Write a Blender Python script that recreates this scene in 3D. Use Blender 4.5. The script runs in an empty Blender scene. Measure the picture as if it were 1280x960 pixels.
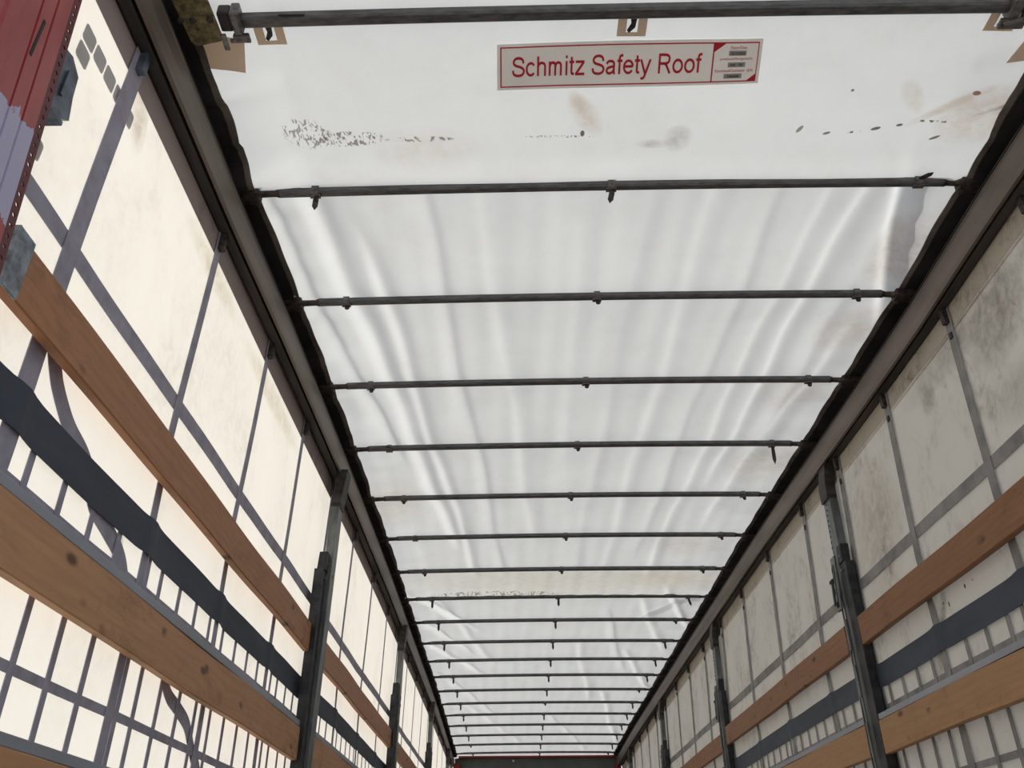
import bpy, bmesh, math, random
from mathutils import Vector, Matrix
random.seed(7)
scn = bpy.context.scene
COL = scn.collection

# ------------------------------------------------------------------ camera
FPX = 1071.5
cam_d = bpy.data.cameras.new('camera')
cam = bpy.data.objects.new('camera', cam_d); COL.objects.link(cam); scn.camera = cam
cam_d.sensor_fit = 'HORIZONTAL'; cam_d.sensor_width = 36.0
cam_d.lens = FPX / 1280 * 36.0
cam_d.clip_start = 0.05; cam_d.clip_end = 200
CAM = Vector((-0.2998, 0.0, 0.5988))
PI_, YA, RO = 0.5448, -0.0032, -0.0063
_f = Vector((math.sin(YA)*math.cos(PI_), math.cos(YA)*math.cos(PI_), math.sin(PI_)))
_r = Vector((math.cos(YA), -math.sin(YA), 0)); _u = _r.cross(_f)
_r2 = _r*math.cos(RO) + _u*math.sin(RO); _u2 = -_r*math.sin(RO) + _u*math.cos(RO)
m = Matrix(((_r2.x, _u2.x, -_f.x, CAM.x), (_r2.y, _u2.y, -_f.y, CAM.y), (_r2.z, _u2.z, -_f.z, CAM.z), (0, 0, 0, 1)))
cam.matrix_world = m

# ------------------------------------------------------------------ world, sun, exposure
w = bpy.data.worlds.new('sky'); scn.world = w; w.use_nodes = True
nt = w.node_tree; nt.nodes.clear()
sky = nt.nodes.new('ShaderNodeTexSky'); sky.sky_type = 'NISHITA'; sky.sun_disc = False
sky.sun_elevation = math.radians(42); sky.sun_rotation = math.radians(-70)
sky.air_density = 1.0; sky.dust_density = 2.5; sky.ozone_density = 1.0
mixw = nt.nodes.new('ShaderNodeMixRGB'); mixw.inputs['Fac'].default_value = 0.45
mixw.inputs['Color2'].default_value = (4.4, 4.3, 4.1, 1)       # thin white cloud over the blue
bg = nt.nodes.new('ShaderNodeBackground'); bg.inputs['Strength'].default_value = 0.17
out = nt.nodes.new('ShaderNodeOutputWorld')
nt.links.new(sky.outputs[0], mixw.inputs['Color1']); nt.links.new(mixw.outputs[0], bg.inputs['Color']); nt.links.new(bg.outputs[0], out.inputs[0])
sd = bpy.data.lights.new('sun', 'SUN'); sun = bpy.data.objects.new('sun', sd); COL.objects.link(sun)
sd.energy = 6.3; sd.angle = math.radians(0.8); sd.color = (1.0, 0.96, 0.885)
SUN_DIR = Vector((-0.80, 0.28, 0.62)).normalized()
sun.rotation_euler = SUN_DIR.to_track_quat('Z', 'Y').to_euler(); sun.location = SUN_DIR*20
scn.view_settings.view_transform = 'Standard'; scn.view_settings.look = 'None'
scn.view_settings.gamma = 1.0; scn.view_settings.use_curve_mapping = False
scn.view_settings.exposure = 0.0
try:
    scn.cycles.max_bounces = 14; scn.cycles.transmission_bounces = 10; scn.cycles.diffuse_bounces = 10
except Exception: pass

# ------------------------------------------------------------------ materials
class NT:
    def __init__(s, name):
        s.m = bpy.data.materials.new(name); s.m.use_nodes = True; s.t = s.m.node_tree; s.t.nodes.clear()
        s.out = s.t.nodes.new('ShaderNodeOutputMaterial')
    def n(s, typ, ins=None, **kw):
        d = s.t.nodes.new('ShaderNode' + typ)
        for k, v in kw.items(): setattr(d, k, v)
        for k, v in (ins or {}).items():
            if isinstance(v, bpy.types.NodeSocket): s.t.links.new(v, d.inputs[k])
            else: d.inputs[k].default_value = v
        return d
    def coords(s, scale=(1,1,1), rot=(0,0,0)):
        tc = s.n('TexCoord'); mp = s.n('Mapping', {'Vector': tc.outputs['Object'], 'Scale': scale, 'Rotation': rot}); return mp.outputs[0]
    def noise(s, scale, detail=4, rough=.55, vec=None, dist=0.0):
        i = {'Scale': scale, 'Detail': detail, 'Roughness': rough, 'Distortion': dist}
        if vec is not None: i['Vector'] = vec
        else: i['Vector'] = s.coords()
        return s.n('TexNoise', i).outputs['Fac']
    def ramp(s, fac, stops):
        d = s.n('ValToRGB', {'Fac': fac}); e = d.color_ramp.elements
        while len(e) < len(stops): e.new(0.5)
        for i, (p, c) in enumerate(stops):
            e[i].position = p; e[i].color = (c, c, c, 1) if isinstance(c, (int, float)) else (*c, 1)
        return d.outputs['Color']
    def mix(s, fac, a, b, mode='MIX'):
        def c(v): return v if isinstance(v, bpy.types.NodeSocket) else (*v, 1)
        return s.n('MixRGB', {'Fac': fac, 'Color1': c(a), 'Color2': c(b)}, blend_type=mode).outputs[0]
    def math(s, op, a, b=0.0, c=None, clamp=False):
        d = s.n('Math', operation=op, use_clamp=clamp)
        for i, v in enumerate((a, b, c)):
            if v is None: continue
            if isinstance(v, bpy.types.NodeSocket): s.t.links.new(v, d.inputs[i])
            else: d.inputs[i].default_value = v
        return d.outputs[0]
    def done(s, shader): s.t.links.new(shader, s.out.inputs[0]); return s.m

def principled(name, col, rough=.5, metal=0.0, var=.15, vscale=8, vstretch=(1,1,1), dark=None, bump=0.0, spec=.4):
    t = NT(name); v = t.coords(vstretch)
    f = t.noise(vscale, 5, .6, v)
    d = dark or tuple(c*(1-var*2) for c in col)
    l = tuple(min(1, c*(1+var)) for c in col)
    c = t.ramp(f, [(.3, d), (.65, l)])
    i = {'Base Color': c, 'Roughness': rough, 'Metallic': metal, 'Specular IOR Level': spec}
    if bump: i['Normal'] = t.n('Bump', {'Height': f, 'Strength': bump, 'Distance': .004}).outputs[0]
    return t.done(t.n('BsdfPrincipled', i).outputs[0])

def tarp(name, col, trans, dirt_col, dirt, streak=(1, 1, 1), blobs=(), rough_bump=.15, lum=.6, seed=0.0, dscale=2.2, xyz='XY'):
    """woven PVC sheet: part diffuse, part translucent, with dirt"""
    t = NT(name)
    v = t.coords(streak); big = t.noise(dscale, 6, .65, v, .4)
    fine = t.noise(22, 6, .7, v, .6)
    base = t.mix(t.ramp(big, [(.35, 0), (.75, 1)]), col, tuple(c*.94 for c in col))
    m1 = t.math('MULTIPLY', t.ramp(big, [(.48, 0), (.72, 1)]), t.ramp(fine, [(.42, 0), (.66, 1)]))
    base = t.mix(t.math('MULTIPLY', m1, dirt), base, dirt_col)
    specks = t.ramp(t.noise(60, 3, .6, t.coords((1, 1, 1))), [(.73, 0), (.78, 1)])
    base = t.mix(t.math('MULTIPLY', specks, dirt*.6), base, tuple(c*.5 for c in dirt_col))
    if blobs:
        tc = t.n('TexCoord'); sep = t.n('SeparateXYZ', {0: tc.outputs['Object']})
        A, B = (sep.outputs[0], sep.outputs[1]) if xyz == 'XY' else (sep.outputs[1], sep.outputs[2])
        for (cx, cy, rx, ry, ang, colb, amt, pat) in blobs:
            dx = t.math('SUBTRACT', A, cx); dy = t.math('SUBTRACT', B, cy)
            ca, sa = math.cos(ang), math.sin(ang)
            u = t.math('ADD', t.math('MULTIPLY', dx, ca), t.math('MULTIPLY', dy, sa))
            q = t.math('SUBTRACT', t.math('MULTIPLY', dy, ca), t.math('MULTIPLY', dx, sa))
            u = t.math('DIVIDE', u, rx); q = t.math('DIVIDE', q, ry)
            r = t.math('ADD', t.math('MULTIPLY', u, u), t.math('MULTIPLY', q, q))
            fall = t.math('SUBTRACT', 1.0, r, clamp=True)
            if pat == 'soft':
                nz = t.ramp(t.noise(18, 5, .7, t.coords(), .5), [(.3, .2), (.7, 1)])
                mk = t.math('MULTIPLY', fall, nz)
            elif pat == 'solid':
                mk = t.ramp(fall, [(.15, 0), (.4, 1)])
            else:   # water marks: small crowded dashes
                wv = t.n('TexNoise', {'Vector': t.coords((1.6, .8, 1), (0, 0, .25)), 'Scale': pat, 'Detail': 1.5, 'Distortion': 1.2}).outputs['Fac']
                mk = t.math('MULTIPLY', t.ramp(wv, [(.53, 0), (.58, 1)]), t.ramp(fall, [(.05, 0), (.35, 1)]))
            base = t.mix(t.math('MULTIPLY', mk, amt), base, colb)
    bn = t.n('Bump', {'Height': t.noise(9, 5, .6, t.coords()), 'Strength': rough_bump, 'Distance': .01}).outputs[0]
    d = t.n('BsdfDiffuse', {'Color': base, 'Roughness': .6, 'Normal': bn}).outputs[0]
    tc_ = t.mix(1.0, base, trans, 'MULTIPLY')
    tr = t.n('BsdfTranslucent', {'Color': tc_, 'Normal': bn}).outputs[0]
    mx = t.n('MixShader', {0: lum, 1: d, 2: tr}).outputs[0]
    return t.done(mx)

def wood(name, a, b, c, seed, rough=.55):
    t = NT(name)
    tc = t.n('TexCoord'); mp = t.n('Mapping', {'Vector': tc.outputs['Object'], 'Location': (seed, seed*3.1, seed*1.7)})
    V = mp.outputs[0]
    st = t.n('Mapping', {'Vector': V, 'Scale': (6, .9, 9)}).outputs[0]
    rings = t.n('TexWave', {'Vector': t.n('Mapping', {'Vector': V, 'Scale': (1, .16, 1.2)}).outputs[0], 'Scale': 9.0, 'Distortion': 9.0, 'Detail': 4, 'Detail Scale': 1.2}, wave_type='BANDS', bands_direction='Z').outputs['Fac']
    g = t.noise(5.5, 8, .7, st, .8)
    col = t.mix(t.ramp(g, [(.3, 0), (.7, 1)]), a, b)
    col = t.mix(t.math('MULTIPLY', t.ramp(rings, [(.55, 0), (1, 1)]), .12), col, c)
    grime = t.ramp(t.noise(3.2, 6, .75, t.n('Mapping', {'Vector': V, 'Scale': (1, 1.1, 2.2)}).outputs[0], .6), [(.54, 0), (.76, 1)])
    col = t.mix(t.math('MULTIPLY', grime, .62), col, c)
    vor = t.n('TexVoronoi', {'Vector': t.n('Mapping', {'Vector': V, 'Scale': (.0, 6.0, 13)}).outputs[0], 'Scale': 1.0}).outputs['Distance']
    kn = t.ramp(vor, [(.10, 1), (.21, 0)])
    kn = t.math('MULTIPLY', kn, t.ramp(t.noise(4.0, 2, .5, V), [(.44, 0), (.52, 1)]))
    col = t.mix(t.math('MULTIPLY', kn, .8), col, tuple(x*.3 for x in c))
    scr = t.ramp(t.noise(14, 3, .5, t.n('Mapping', {'Vector': V, 'Scale': (1, 1.5, 5), 'Rotation': (.5, 0, 0)}).outputs[0]), [(.70, 0), (.76, 1)])
    col = t.mix(t.math('MULTIPLY', scr, .5), col, tuple(x*.4 for x in c))
    bn = t.n('Bump', {'Height': g, 'Strength': .3, 'Distance': .002}).outputs[0]
    return t.done(t.n('BsdfPrincipled', {'Base Color': col, 'Roughness': rough, 'Normal': bn, 'Specular IOR Level': .25}).outputs[0])

RUST = (.42, .26, .12); SMUT = (.16, .14, .12)
ROOF_BLOBS = [
    (-.955, 1.925, .085, .065, .35, (.20, .17, .14), .75, 48),
    (-.83, 1.950, .13, .034, 0, (.18, .15, .13), .8, 52),
    (-.60, 1.958, .12, .012, 0, (.14, .12, .11), .8, 30), (-.15, 1.950, .12, .005, 0, (.14, .12, .11), .8, 45),
    (-.07, 1.865, .045, .10, -.55, RUST, .45, 'soft'),
    (-.085, 1.83, .03, .07, -.55, RUST, .35, 'soft'),
    (-.075, 1.938, .008, .014, 0, (.08, .07, .07), .9, 'solid'),
    (.235, 1.965, .05, .06, 0, SMUT, .5, 'soft'),
    (.16, 1.985, .06, .02, 0, SMUT, .5, 'soft'),
    (.62, 1.93, .008, .018, .5, SMUT, .8, 'solid'), (.71, 1.945, .014, .006, -.35, SMUT, .9, 'solid'),
    (.82, 1.93, .05, .006, -.3, (.1, .08, .07), .9, 40), (.86, 1.925, .018, .007, -.3, (.1, .08, .07), .9, 'solid'),
    (.93, 1.91, .012, .006, -.2, (.1, .08, .07), .9, 'solid'), (1.03, 1.895, .07, .005, .05, (.1, .08, .07), .9, 45),
    (1.06, 1.96, .02, .006, -.5, (.1, .08, .07), .9, 'solid'),
    (.93, 1.80, .035, .085, -.6, RUST, .35, 'soft'), (.74, 1.78, .006, .006, 0, SMUT, .9, 'solid'),
    (1.115, 1.782, .014, .010, 0, (.16, .07, .05), .9, 'solid'), (1.06, 1.83, .15, .02, -.65, RUST, .5, 'soft'),
    (1.17, 1.86, .16, .12, -.5, RUST, .55, 'soft'), (1.22, 1.82, .10, .012, -.6, (.2, .12, .06), .8, 'soft'),
    (-.58, 2.0, .2, .1, 0, (.5, .38, .25), .25, 'soft'),
    (1.18, 2.55, .14, .25, 0, (.36, .24, .16), .5, 'soft'), (1.15, 3.05, .14, .22, .3, (.45, .3, .18), .45, 'soft'),
    (1.05, 3.6, .2, .25, .3, (.45, .33, .2), .3, 'soft'), (1.1, 4.4, .2, .3, .3, (.45, .33, .2), .4, 'soft'),
    (.9, 5.7, .35, .25, .1, (.5, .4, .28), .35, 'soft'),
    (-1.05, 4.9, .2, .4, .1, (.5, .38, .22), .35, 'soft'),
    (.9, 6.4, .4, .25, .1, (.5, .38, .2), .35, 'soft'), (-.45, 6.70, .55, .045, 0, (.2, .18, .14), .8, 26),
    (.1, 6.45, 1.6, .36, 0, (.66, .58, .42), .6, 'soft'),
]
M = {}
M['roof'] = tarp('roof_tarp_white', (.79, .80, .80), (.965, .99, 1.0), (.45, .38, .28), .10, (1, 1, 1), ROOF_BLOBS, .06, .325, dscale=3)
M['curtainL'] = tarp('curtain_left_white', (.82, .805, .775), (1, .99, .95), (.40, .33, .24), .28, (1, 1.2, 1.0),
                     [(1.55, 2.37, .05, .12, .3, (.3, .2, .1), .6, 'soft'), (2.02, 1.33, .03, .10, 0, (.08, .06, .06), .8, 'soft'), (2.2, 2.36, .3, .06, 0, (.4, .3, .15), .5, 'soft'),
                      (3.0, 2.34, .5, .06, 0, (.4, .3, .15), .5, 'soft')], .08, .375, xyz='YZ')
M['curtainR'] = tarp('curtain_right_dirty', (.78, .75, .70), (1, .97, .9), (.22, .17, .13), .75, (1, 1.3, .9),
                     [(2.35, 2.26, .22, .16, -.3, (.16, .13, .10), .7, 'soft'), (2.9, 2.28, .07, .08, 0, (.12, .1, .08), .7, 'soft'), (2.55, 2.35, .6, .10, 0, (.2, .17, .13), .6, 'soft'),
                      (2.98, 1.552, .007, .010, 0, (.05, .05, .04), .9, 'solid'), (2.92, 1.556, .004, .004, 0, (.05, .05, .04), .9, 'solid'), (3.12, 1.53, .006, .012, 0, (.06, .05, .04), .9, 'solid'), (3.16, 1.545, .005, .006, 0, (.06, .05, .04), .9, 'solid'), (3.18, 1.52, .03, .10, .6, (.12, .10, .07), .8, 'soft'), (3.27, 1.40, .06, .14, .5, (.14, .11, .07), .8, 'soft'),
                      (3.6, 2.0, .3, .35, .3, (.3, .22, .14), .5, 'soft'), (2.2, 1.95, .4, .12, .2, (.2, .17, .14), .5, 'soft')], .25, .28, dscale=3.2, xyz='YZ')
M['hem'] = tarp('doubled_tarp_hem', (.36, .30, .29), (1, .9, .85), (.08, .06, .05), .8, (1, 1, 1), (), .1, .05)
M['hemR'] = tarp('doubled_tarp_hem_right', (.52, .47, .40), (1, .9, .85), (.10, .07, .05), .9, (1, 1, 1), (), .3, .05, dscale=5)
M['strap'] = principled('grey_webbing', (.34, .325, .39), .75, 0, .12, 14)
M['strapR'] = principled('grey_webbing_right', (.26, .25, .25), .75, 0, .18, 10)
M['print'] = principled('grey_blue_print', (.30, .26, .40), .7, 0, .05)
M['bow'] = principled('bow_steel', (.105, .105, .108), .45, .35, .25, 20, (1, 4, 4))
M['bowend'] = principled('bow_end_rusty', (.06, .045, .038), .6, .2, .4, 40)
M['clip'] = principled('clip_steel', (.14, .13, .13), .4, .5, .3, 60)
M['tongue'] = principled('clip_tongue_rust', (.055, .042, .038), .6, .2, .5, 80)
M['rail'] = principled('rail_aluminium', (.150, .118, .098), .5, .3, .25, 3, (1, .15, 4))
M['black'] = principled('flat_black', (.022, .02, .022), .7, 0, .4, 6)
M['track'] = principled('track_dark', (.06, .052, .048), .6, .3, .4, 6, (1, .2, 3))
M['patch'] = tarp('beige_patch', (.80, .69, .58), (1, 1, 1), (.4, .33, .27), .1, (1, 1, 1), (), .03, .45)
M['edge'] = principled('edge_hem_beige', (.16, .135, .12), .8, 0, .3, 6)
M['post'] = principled('post_galvanised', (.16, .17, .172), .45, .5, .35, 14, (1, 1, .3))
M['postblack'] = principled('post_black', (.03, .031, .036), .5, .2, .4, 14)
M['alu'] = principled('board_blue_grey_aluminium', (.052, .062, .075), .5, .2, .12, 4, (1, .3, 3))
M['brass'] = principled('mount_plate_corroded', (.17, .145, .075), .75, .4, .55, 55, dark=(.07, .055, .03), bump=.4)
M['red'] = None
t = NT('red_paint_peeling')
tc = t.n('TexCoord'); sep = t.n('SeparateXYZ', {0: tc.outputs['Object']})
nz = t.noise(9, 6, .7, t.coords((1, 2.0, .8)), .3)
dd = t.math('ADD', t.math('SUBTRACT', sep.outputs[1], t.math('MULTIPLY', sep.outputs[2], .12)), t.math('MULTIPLY', nz, .10))
zz = t.math('ADD', sep.outputs[2], t.math('MULTIPLY', t.noise(14, 5, .65), .16))
mask = t.math('MULTIPLY', t.math('LESS_THAN', zz, 1.915), t.math('GREATER_THAN', zz, 1.715))
redc = t.mix(t.ramp(t.noise(3, 5, .6, t.coords((1, 3, 1))), [(.35, 0), (.7, 1)]), (.30, .028, .030), (.40, .055, .055))
wear = t.ramp(t.noise(30, 5, .7), [(.66, 0), (.72, 1)])
redc = t.mix(t.math('MULTIPLY', wear, .25), redc, (.12, .02, .025))
cc = t.mix(mask, redc, (.42, .40, .56))
M['red'] = t.done(t.n('BsdfPrincipled', {'Base Color': cc, 'Roughness': .35, 'Specular IOR Level': .5}).outputs[0])
M['red2'] = principled('red_paint', (.26, .022, .025), .4, 0, .15, 8)
M['redshade'] = principled('red_paint_shaded', (.115, .010, .016), .5, 0, .2, 12)  # post red darkened: the flange's shade is put into its colour
M['blacksteel'] = principled('blue_grey_steel', (.10, .125, .16), .45, .3, .3, 20)
M['galv'] = principled('bracket_zinc', (.20, .23, .27), .4, .5, .35, 30)
M['edgestrip'] = principled('smooth_grey_strip', (.31, .33, .38), .5, .2, .10, 4, (1, .3, 1))
M['band'] = principled('dark_grey_band_fabric', (.046, .056, .080), .65, 0, .15, 5, (1, .6, 2))
M['front'] = principled('front_wall_grey', (.10, .115, .11), .6, 0, .1, 2)
M['floor'] = principled('floor_plywood', (.20, .15, .11), .8, 0, .25, 4, (1, 6, 1))
M['ground'] = principled('yard_concrete', (.36, .35, .33), .9, 0, .12, 2)
M['white'] = tarp('sign_white', (.92, .90, .88), (1, 1, 1), (.6, .58, .55), .05, (1, 1, 1), (), .02, .42)
M['signred'] = principled('sign_red', (.50, .02, .04), .5, 0, .03)
M['boxgrey'] = principled('sign_grey_field', (.36, .35, .33), .6, 0, .05)
M['ink'] = principled('sign_ink', (.07, .06, .06), .6, 0, .05)
WOODS = {}
def woodm(kind, k):
    key = (kind, k % 3)
    if key not in WOODS:
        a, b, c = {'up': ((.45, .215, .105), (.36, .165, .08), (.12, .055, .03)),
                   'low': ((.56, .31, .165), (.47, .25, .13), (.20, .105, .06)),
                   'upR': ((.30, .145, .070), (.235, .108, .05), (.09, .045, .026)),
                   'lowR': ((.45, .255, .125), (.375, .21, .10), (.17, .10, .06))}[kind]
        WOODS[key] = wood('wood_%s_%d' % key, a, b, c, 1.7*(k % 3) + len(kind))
    return WOODS[key]

# ------------------------------------------------------------------ mesh helpers
def link(o, parent=None):
    COL.objects.link(o)
    if parent is not None: o.parent = parent
    return o
def mesh_obj(name, verts, faces, mat, parent=None, smooth=False):
    me = bpy.data.meshes.new(name); me.from_pydata([tuple(v) for v in verts], [], faces); me.update()
    if smooth:
        for p in me.polygons: p.use_smooth = True
    me.materials.append(mat)
    return link(bpy.data.objects.new(name, me), parent)
def empty(name, loc=(0, 0, 0)):
    o = bpy.data.objects.new(name, None); o.empty_display_size = .05; COL.objects.link(o); o.location = loc; return o
def tag(o, label=None, cat=None, group=None, kind=None):
    if label: o['label'] = label
    if cat: o['category'] = cat
    if group: o['group'] = group
    if kind: o['kind'] = kind
    return o
class MB:
    """collects shapes, builds ONE mesh; coordinates are world, shifted to the parent's origin on build"""
    def __init__(s): s.v = []; s.f = []
    def add(s, vs, fs):
        b = len(s.v); s.v += [Vector(v) for v in vs]; s.f += [tuple(i+b for i in f) for f in fs]; return s
    def box(s, x0, x1, y0, y1, z0, z1, bev=0.0):
        x0, x1 = min(x0, x1), max(x0, x1); y0, y1 = min(y0, y1), max(y0, y1); z0, z1 = min(z0, z1), max(z0, z1)
        if bev <= 0:
            return s.add([(x, y, z) for x in (x0, x1) for y in (y0, y1) for z in (z0, z1)],
                         [(0, 1, 3, 2), (4, 6, 7, 5), (0, 4, 5, 1), (2, 3, 7, 6), (0, 2, 6, 4), (1, 5, 7, 3)])
        bm = bmesh.new(); bmesh.ops.create_cube(bm, size=1)
        for v in bm.verts: v.co = Vector(((x0+x1)/2+v.co.x*(x1-x0), (y0+y1)/2+v.co.y*(y1-y0), (z0+z1)/2+v.co.z*(z1-z0)))
        bmesh.ops.bevel(bm, geom=bm.edges[:], offset=bev, segments=2, affect='EDGES', profile=.6)
        bm.verts.index_update(); s.add([v.co.copy() for v in bm.verts], [[v.index for v in f.verts] for f in bm.faces]); bm.free(); return s
    def sweep(s, prof, path, closed=True, caps=True):
        """prof: list of (a,b); path: list of (origin, axisA, axisB)"""
        n = len(prof); b = len(s.v)
        for o, A, B in path:
            for a, c in prof: s.v.append(Vector(o) + Vector(A)*a + Vector(B)*c)
        for k in range(len(path)-1):
            for i in range(n if closed else n-1):
                j = (i+1) % n
                s.f.append((b+k*n+i, b+k*n+j, b+(k+1)*n+j, b+(k+1)*n+i))
        if caps and closed:
            s.f.append(tuple(b+i for i in reversed(range(n)))); s.f.append(tuple(b+(len(path)-1)*n+i for i in range(n)))
        return s
    def tube(s, p0, p1, r, n=10, r2=None):
        p0, p1 = Vector(p0), Vector(p1); d = (p1-p0).normalized(); a = d.orthogonal().normalized(); c = d.cross(a)
        r2 = r if r2 is None else r2
        pr = [(math.cos(2*math.pi*i/n), math.sin(2*math.pi*i/n)) for i in range(n)]
        return s.sweep(pr, [(p0, a*r, c*r), (p1, a*r2, c*r2)])
    def poly(s, pts, off):
        """flat polygon extruded by vector off"""
        n = len(pts); off = Vector(off); b = len(s.v)
        s.v += [Vector(p) for p in pts] + [Vector(p)+off for p in pts]
        s.f.append(tuple(b+i for i in reversed(range(n)))); s.f.append(tuple(b+n+i for i in range(n)))
        for i in range(n): j = (i+1) % n; s.f.append((b+i, b+j, b+n+j, b+n+i))
        return s
    def build(s, name, mat, parent=None, smooth=False):
        loc = Vector((0, 0, 0)); p = parent
        while p is not None: loc += p.location; p = p.parent
        o = mesh_obj(name, [v-loc for v in s.v], s.f, mat, parent, smooth)
        bm = bmesh.new(); bm.from_mesh(o.data); bmesh.ops.recalc_face_normals(bm, faces=bm.faces[:]); bm.to_mesh(o.data); bm.free()
        return o

# ------------------------------------------------------------------ measured frame of the trailer
BOW_Y = [2.147, 2.765, 3.428, 4.097, 4.776, 5.44, 6.101, 6.745, 7.38, 8.041, 8.704, 9.354, 10.023, 10.69, 11.335, 11.99, 12.649, 13.311, 13.962]
BOW_Z = [.0261, .0231, .029, .0386, .0457, .0467, .0424, .036, .0283, .0208, .0133, .005, -.0045, -.0155, -.0291, -.0457, -.0652, -.0866, -.1085]
BOW_X = [.0395, .0523, .0546, .0542, .0498, .0483, .0474, .0433, .038, .0343, .0316, .0289, .0244, .0177, .0105, .0037, -.0019, -.0063, -.0101]
ZR = 2.650
def lerp_tab(ys, vs, y):
    if y <= ys[0]: return vs[0]
    for i in range(len(ys)-1):
        if y <= ys[i+1]:
            t = (y-ys[i])/(ys[i+1]-ys[i]); return vs[i]*(1-t)+vs[i+1]*t
    return vs[-1]
def zb(y): return ZR + lerp_tab(BOW_Y, BOW_Z, y)      # bow centre height: the long roof frame is cambered
def dxb(y): return lerp_tab(BOW_Y, BOW_X, y)          # and leans a little to the right
Y0, Y1 = 1.12, 14.05
POSTS = [4.03, 6.90, 9.77, 12.62]

def curtain_x(side, y, z):
    k = max(0.0, min(1.0, (z-1.75)/.75))
    base = 1.288 + k*(-.012 - (dxb(y)-.004)*.15) if side < 0 else 1.290 + k*(dxb(y)*.66)
    return side*(base + (1-k)*(.0018*math.sin(y*5.1+side) + .001*math.sin(y*11.7+z*4) + .002*math.sin(z*5.3+y*2.0)))

# ------------------------------------------------------------------ large structure
g = MB().box(-30, 30, -30, 45, -1.3, -1.2).build('ground', M['ground']); tag(g, kind='structure')
fl = MB().box(-1.25, 1.25, Y0, Y1, -.06, 0.0).build('floor', M['floor']); tag(fl, kind='structure')
ch = MB()
for x in (-.5, .5): ch.box(x-.06, x+.06, Y0, Y1, -.5, -.0601)
for y in (4, 7, 10, 13): ch.box(-1.2, 1.2, y-.06, y+.06, -.2, -.0602)
tag(ch.build('floor_chassis', M['black']), kind='structure')
fw = MB().box(-1.25, 1.25, 14.10, 14.16, 0, 2.50)
for k in range(12): fw.box(-1.2+k*.2, -1.19+k*.2, 14.09, 14.10, 0, 2.44)
tag(fw.build('wall_front', M['front']), kind='structure')

# roof sheet -------------------------------------------------------------------
RIDGES = [  # (x at y, x at y2, y, y2, amp, width, skew)
    (-1.00, -.72, 2.2, 5.6, .022, .060, 1), (-.62, -.40, 2.2, 6.2, .009, .05, -1), (-.40, -.18, 2.2, 5.4, .006, .06, 1),
    (-1.17, -.95, 2.15, 4.2, .012, .045, -1), (-.84, -.60, 2.6, 6.2, .014, .045, 1), (-.05, .02, 2.3, 5.0, .004, .08, 1),
    (.18, .14, 2.2, 6.2, .005, .07, -1), (.42, .36, 2.2, 6.2, .006, .06, 1), (.62, .56, 2.2, 5.8, .007, .05, -1), (.80, .70, 2.2, 6.2, .009, .05, 1),
    (.93, .86, 2.2, 4.5, .014, .05, 1), (1.045, 1.21, 2.15, 2.80, .037, .045, 1), (1.05, 1.00, 2.8, 4.2, .010, .06, -1), (1.13, .95, 3.2, 5.2, .010, .05, 1),
    (-1.1, -.75, 6.8, 7.6, .02, .045, 1), (-1.15, -.80, 7.4, 8.4, .016, .04, -1), (-1.2, -.70, 8.1, 9.3, .014, .05, 1), (-.95, -.55, 6.9, 8.9, .010, .05, 1),
    (1.2, .80, 6.8, 7.4, .022, .045, -1), (.95, 1.2, 6.8, 7.6, .018, .04, 1), (.75, 1.1, 7.0, 8.4, .012, .05, 1), (.5, .8, 7.4, 9.2, .010, .05, -1), (.3, .55, 8.3, 10.6, .009, .05, 1),
    (.8, 1.15, 8.7, 10.0, .014, .045, 1), (-1.1, -.6, 9.4, 11.4, .010, .05, -1), (.7, 1.15, 10.4, 13.5, .012, .05, 1), (-.9, -.2, 11, 13.6, .008, .06, 1), (.1, .7, 11.5, 13.8, .009, .05, -1),
]
def roof_z(x, y):
    z = zb(y) + .0195
    # sag between two bows, fuller at the two doubled hems
    ys = [1.475] + BOW_Y
    for i in range(len(ys)-1):
        if ys[i] <= y <= ys[i+1]:
            t = (y-ys[i])/(ys[i+1]-ys[i]); s = math.sin(math.pi*t)
            z += .018*s*s if i > 0 else .010*s*s
            if i in (0, 7):
                z -= .034*max(0.0, (t-.80)/.20)**2*max(0, math.sin(math.pi*min(1, (t-.80)/.20)*.9))
            break
    z += .012*(1-(x/1.25)**2)
    fold = 1.0 if y > 2.15 else 0.12
    wr = 0.0
    for (xa, xb, ya, yb, amp, wd, sk) in RIDGES:
        if ya-.25 < y < yb+.25:
            t = (y-ya)/(yb-ya); xc = xa+(xb-xa)*t + .012*math.sin(y*3+xa*9)
            u = (x-xc)/wd
            if abs(u) < 3.2:
                env = max(0, min(1, (y-ya+.25)/.3))*max(0, min(1, (yb+.25-y)/.35))
                wdt = (1.0 if u*sk > 0 else .55)
                wr += 1.25*amp*env*math.exp(-(u/wdt)**2)
    z += wr*fold
    z += fold*(.0012*math.sin(x*31+math.sin(y*1.7)*2.2) + .0007*math.sin(x*57+y*.9))
    e = max(0.0, (abs(x-dxb(y))-1.02)/.2)                  # puckers where the edge is laced to the carriages
    z += -.012*e + e*.006*math.sin(y*38+x*10) + e*.005*math.sin(y*17)
    if y < 2.15: z += .003*math.sin(x*6+y*9) + e*.004*math.sin(y*60+x*22)
    return z
_rz = roof_z
def roof_z(x, y):                                                # drops over the front edge
    z = _rz(x, min(y, 14.0))
    return z - .55*(y-14.0) if y > 14.0 else z
NX, NY = 230, 620
ys = [.95 + (2.9-.95)*j/150 for j in range(150)] + [2.9 + (Y1+.06-2.9)*j/(NY-150) for j in range(NY-150+1)]
V = []; Fc = []
for y in ys:
    c = dxb(y)
    for i in range(NX+1):
        x = c - 1.235 + 2.47*i/NX
        V.append((x, y, roof_z(x, y)))
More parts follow.
